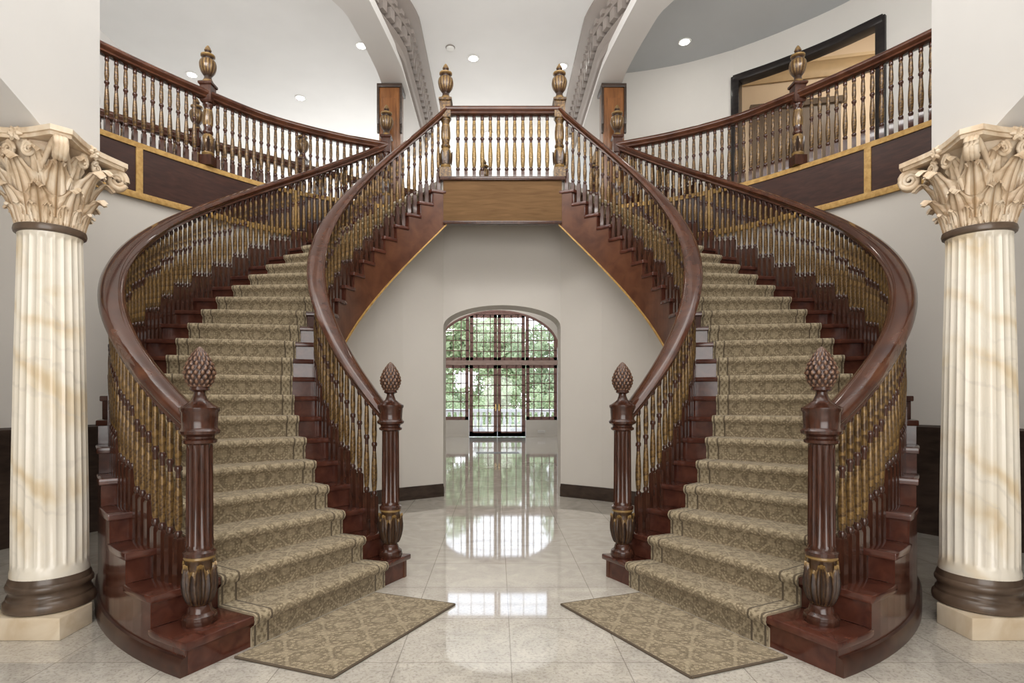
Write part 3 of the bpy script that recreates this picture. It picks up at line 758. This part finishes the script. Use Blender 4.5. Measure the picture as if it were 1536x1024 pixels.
m = MB(); m.sweep(crp, [(0, 7.50), (.03, 7.50), (.05, 7.58), (.05, 7.62), (.12, 7.72), (.16, 7.74), (.16, 7.80), (0, 7.80)]); struct('trim_far_room_crown', m, tan_trim)
m = MB(); m.sweep([(6.4, 10.73, 0), (4.9, 11.08, 0)], [(0, ZL), (.05, ZL), (.05, 6.98), (0, 6.98)]); m.sweep([(6.45, 10.72, 0), (4.85, 11.09, 0)], [(0, 6.96), (.10, 6.96), (.12, 7.06), (0, 7.06)]); struct('door_3', m, door_wood)

# ceilings
m = MB(); m.box(-6.3, 1.53, -3.2, 20.95, 6.95, 7.05); struct('ceiling', m, ceil_m)
m = MB(); m.prism([(1.53, -3.2), (6.1, -3.2), (6.1, 4.9)] + [(p.x, p.y) for p in reversed(UW2)] + [(p.x, p.y) for p in reversed(UWo[:-1])] + [(p.x, p.y) for p in reversed(UW1[:-1])] + [(1.9, 12.0), (2.8, 12.0), (2.8, 20.95), (1.53, 20.95)], 6.95, 7.05); struct('ceiling_right', m, ceil_shaded)
m = MB(); m.box(-5, 5, -3.3, -3.2, 0, 6.95); struct('wall_front', m, wall_up)

# downlights and smoke detector
def downlight(x, y, label):
    d = thing('recessed_light', label, 'ceiling light', (x, y, 6.95), 'recessed ceiling lights')
    m = MB(); m.lathe([(.095, -.012), (.10, -.004), (.095, 0), (.07, 0), (.07, -.008)], 20, (x, y, 6.95)); m.build('trim_ring', white_m, d)
    m = MB(); m.lathe([(.068, -.016), (.07, -.002)], 20, (x, y, 6.95)); m.build('lens', emit, d)
downlight(-.457, 9.28, 'recessed light in the ceiling over the central landing, near the smoke detector')
downlight(-2.2, 8.95, 'recessed light just left of the left ceiling beam')
downlight(-3.7, 10.5, 'recessed light in the white ceiling over the middle of the left balcony')
downlight(-5.3, 9.75, 'recessed light showing behind the urn newel of the left balcony')
downlight(2.85, 8.85, 'recessed light in the shade-tinted ceiling over the right balcony')
downlight(1.02, 9.5, 'recessed light just left of the right dentil crown')
downlight(-.24, 11.9, 'recessed light seen between the gold balusters of the landing')
s = thing('smoke_detector', 'small white round smoke detector on the ceiling above the landing', 'smoke detector', (-.81, 9.0, 6.95))
m = MB(); m.lathe([(.06, 0), (.065, -.02), (.055, -.035), (.02, -.045)], 20, (-.81, 9.0, 6.95)); m.build('body', white_m, s)
m = MB(); m.lathe([(.075, 0), (.075, -.008), (.06, -.01)], 20, (-.81, 9.0, 6.95)); m.build('base_plate', crown_m, s)

# ------------------------------------------------------------------ outdoors
m = MB(); m.box(-12, 12, 20.96, 25.2, -.12, -.02); struct('floor_patio', m, patio_m)
m = MB(); m.box(-40, 40, 25.2, 70, -.3, -.1); struct('ground', m, grass_m)
b = thing('stone_balustrade', 'white stone balustrade along the patio edge outside the glass doors', 'balustrade', (0, 24.6, -.02))
m = MB(); m.box(-6, 6, 24.48, 24.72, .82, .95); m.build('top_rail', stone_w, b, bevel=.01)
m = MB(); m.box(-6, 6, 24.5, 24.7, -.02, .12); m.build('bottom_rail', stone_w, b, bevel=.01)
m = MB(); m.lathe([(.07, 0), (.07, .06), (.04, .1), (.075, .25), (.07, .33), (.035, .52), (.05, .58), (.07, .62), (.07, .7)], 12)
sb = m.mesh('baluster', stone_w)
for i in range(33): inst(sb, 'baluster', b, (-4.0 + .25 * i, 24.6, .12))
def tree_mesh(h, rad, n, seed, sz, low):
    rnd = random.Random(seed); m = MB()
    blobs = [(rnd.uniform(-rad, rad) * .7, rnd.uniform(-rad, rad) * .7, h * (low + (1 - low) * rnd.random()), rad * rnd.uniform(.35, .6)) for _ in range(22)]
    for _ in range(n):
        bx, by, bz, br = rnd.choice(blobs)
        d = Vector((rnd.gauss(0, 1), rnd.gauss(0, 1), rnd.gauss(0, .9))).normalized() * br * rnd.uniform(.6, 1)
        c = Vector((bx, by, bz)) + d; a = Vector((rnd.gauss(0, 1), rnd.gauss(0, 1), rnd.gauss(0, 1))).normalized(); q = a.cross(Vector((rnd.gauss(0, 1), rnd.gauss(0, 1), rnd.gauss(0, 1)))).normalized()
        s = sz * rnd.uniform(.6, 1.2); i = len(m.v)
        m.v += [c - a * s, c - q * s * .5, c + a * s, c + q * s * .5]; m.face([i, i + 1, i + 2, i + 3])
    return m
def trunk_mesh(h):
    m = MB(); m.tube([(0, 0, -.1), (.05, 0, h * .3), (-.05, .05, h * .6), (0, 0, h * .85)], [.18, .14, .1, .03], 8)
    for a in range(5):
        m.tube([(0, 0, h * (.3 + .1 * a)), (cos(a * 2.2) * .7, sin(a * 2.2) * .7, h * (.42 + .1 * a))], [.07, .02], 6)
    return m.mesh('trunk', bark)
TA = tree_mesh(6.2, 2.6, 13000, 3, .17, .03).mesh('foliage', leaf1, smooth=0); TB = tree_mesh(6.6, 2.4, 13000, 5, .16, .03).mesh('foliage', leaf2, smooth=0)
KA, KB = trunk_mesh(5.4), trunk_mesh(6)
SH = tree_mesh(1.7, 1.2, 4500, 9, .08, .1).mesh('foliage', leaf1, smooth=0); KS = trunk_mesh(1.4)
for (x, y, f, k, s, lab) in ((-4.6, 40, TA, KA, 1.15, 'light green leafy tree outside the left windows of the far room'), (4.4, 42, TB, KB, 1.15, 'dark green tree outside the right windows of the far room'),
                             (-.2, 54, TA, KA, 1.35, 'tall tree behind the middle panes of the far window'), (-10, 54, TB, KB, 1.4, 'dark tree far left behind the patio balustrade'), (10, 54, TA, KA, 1.4, 'leafy tree far right behind the patio balustrade'),
                             (2.4, 30, SH, KS, 1.0, 'round green shrub behind the balustrade, right of the glass doors'), (-3.0, 30, SH, KS, 1.0, 'round green shrub behind the balustrade, left of the glass doors'), (-.2, 34, SH, KS, 1.2, 'green shrub straight behind the glass doors')):
    small = f is SH
    t = thing('shrub' if small else 'tree', lab, 'shrub' if small else 'tree', (x, y, -.1))
    inst(f, 'foliage', t, (x, y, -.1), random.random() * 6, (s, s, s)); inst(k, 'trunk', t, (x, y, -.1), 0, (s, s, s))

# ------------------------------------------------------------------ light
w = bpy.data.worlds.new('World'); SC.world = w; w.use_nodes = True
nt = w.node_tree; bg = nt.nodes['Background']
tc = nt.nodes.new('ShaderNodeTexCoord'); sp = nt.nodes.new('ShaderNodeSeparateXYZ'); rp = nt.nodes.new('ShaderNodeValToRGB')
rp.color_ramp.elements[0].position = 0; rp.color_ramp.elements[0].color = (.95, .97, 1, 1)
rp.color_ramp.elements[1].position = .8; rp.color_ramp.elements[1].color = (.6, .75, 1, 1)
nt.links.new(tc.outputs['Generated'], sp.inputs[0]); nt.links.new(sp.outputs[2], rp.inputs[0]); nt.links.new(rp.outputs[0], bg.inputs[0])
bg.inputs[1].default_value = 3.2
def area(name, loc, size, power, tgt, col=(1, .98, .95)):
    l = bpy.data.lights.new(name, 'AREA'); l.shape = 'RECTANGLE'; l.size, l.size_y = size; l.energy = power; l.color = col
    o = bpy.data.objects.new(name, l); COL.objects.link(o); o.location = loc
    o.rotation_euler = (Vector(tgt) - Vector(loc)).to_track_quat('-Z', 'Y').to_euler(); return o
area('foyer_overhead_fill', (0, 2.6, 6.85), (5.0, 6), 240, (0, 2.61, 0))  # added soft overhead fill light, no fixture modelled here
area('entry_fill', (0, -3.0, 2.6), (5, 4.5), 335, (0, 5, 1.8), (1, .985, .96))  # added fill light behind the camera; there is no window in that wall
area('hall_upward_fill', (-1.7, 15.5, 3.9), (7.5, 8), 430, (-1.7, 15.2, 9))  # added upward fill to bounce light off the hall ceiling, not a cove fixture
area('landing_ceiling_fill', (0, 4.6, 5.6), (3, 1.2), 75, (0, 10, 8.4))  # added fill above the frame, aimed at the upper ceiling; no chandelier modelled
area('left_ceiling_fill', (-3.6, 4.4, 5.9), (1.6, .8), 95, (-3.8, 9.0, 7.6))  # added out-of-frame fill that brightens the left ceiling
area('right_ceiling_fill', (3.6, 4.4, 5.9), (1.6, .8), 75, (3.8, 9.0, 7.6))  # matching unseen fill added for the right ceiling
area('far_room_lamp', (6.8, 8.3, 8.15), (1.5, 1.5), 125, (6.6, 9.2, 4.2), (1, .92, .80))
sl = bpy.data.lights.new('sun', 'SUN'); sl.energy = 6; sl.angle = .02; so = bpy.data.objects.new('sun', sl); COL.objects.link(so)
so.rotation_euler = (radians(38), 0, radians(-25))
SC.view_settings.view_transform = 'Standard'

cam = bpy.data.cameras.new('camera'); co = bpy.data.objects.new('camera', cam); COL.objects.link(co)
co.location = (-.076, 0, 1.39); co.rotation_euler = (radians(90), 0, 0)
cam.sensor_width = 36; cam.lens = 853 / 1536 * 36; cam.shift_x = 23 / 1536; cam.shift_y = 86 / 1536
cam.clip_end = 200
SC.camera = co
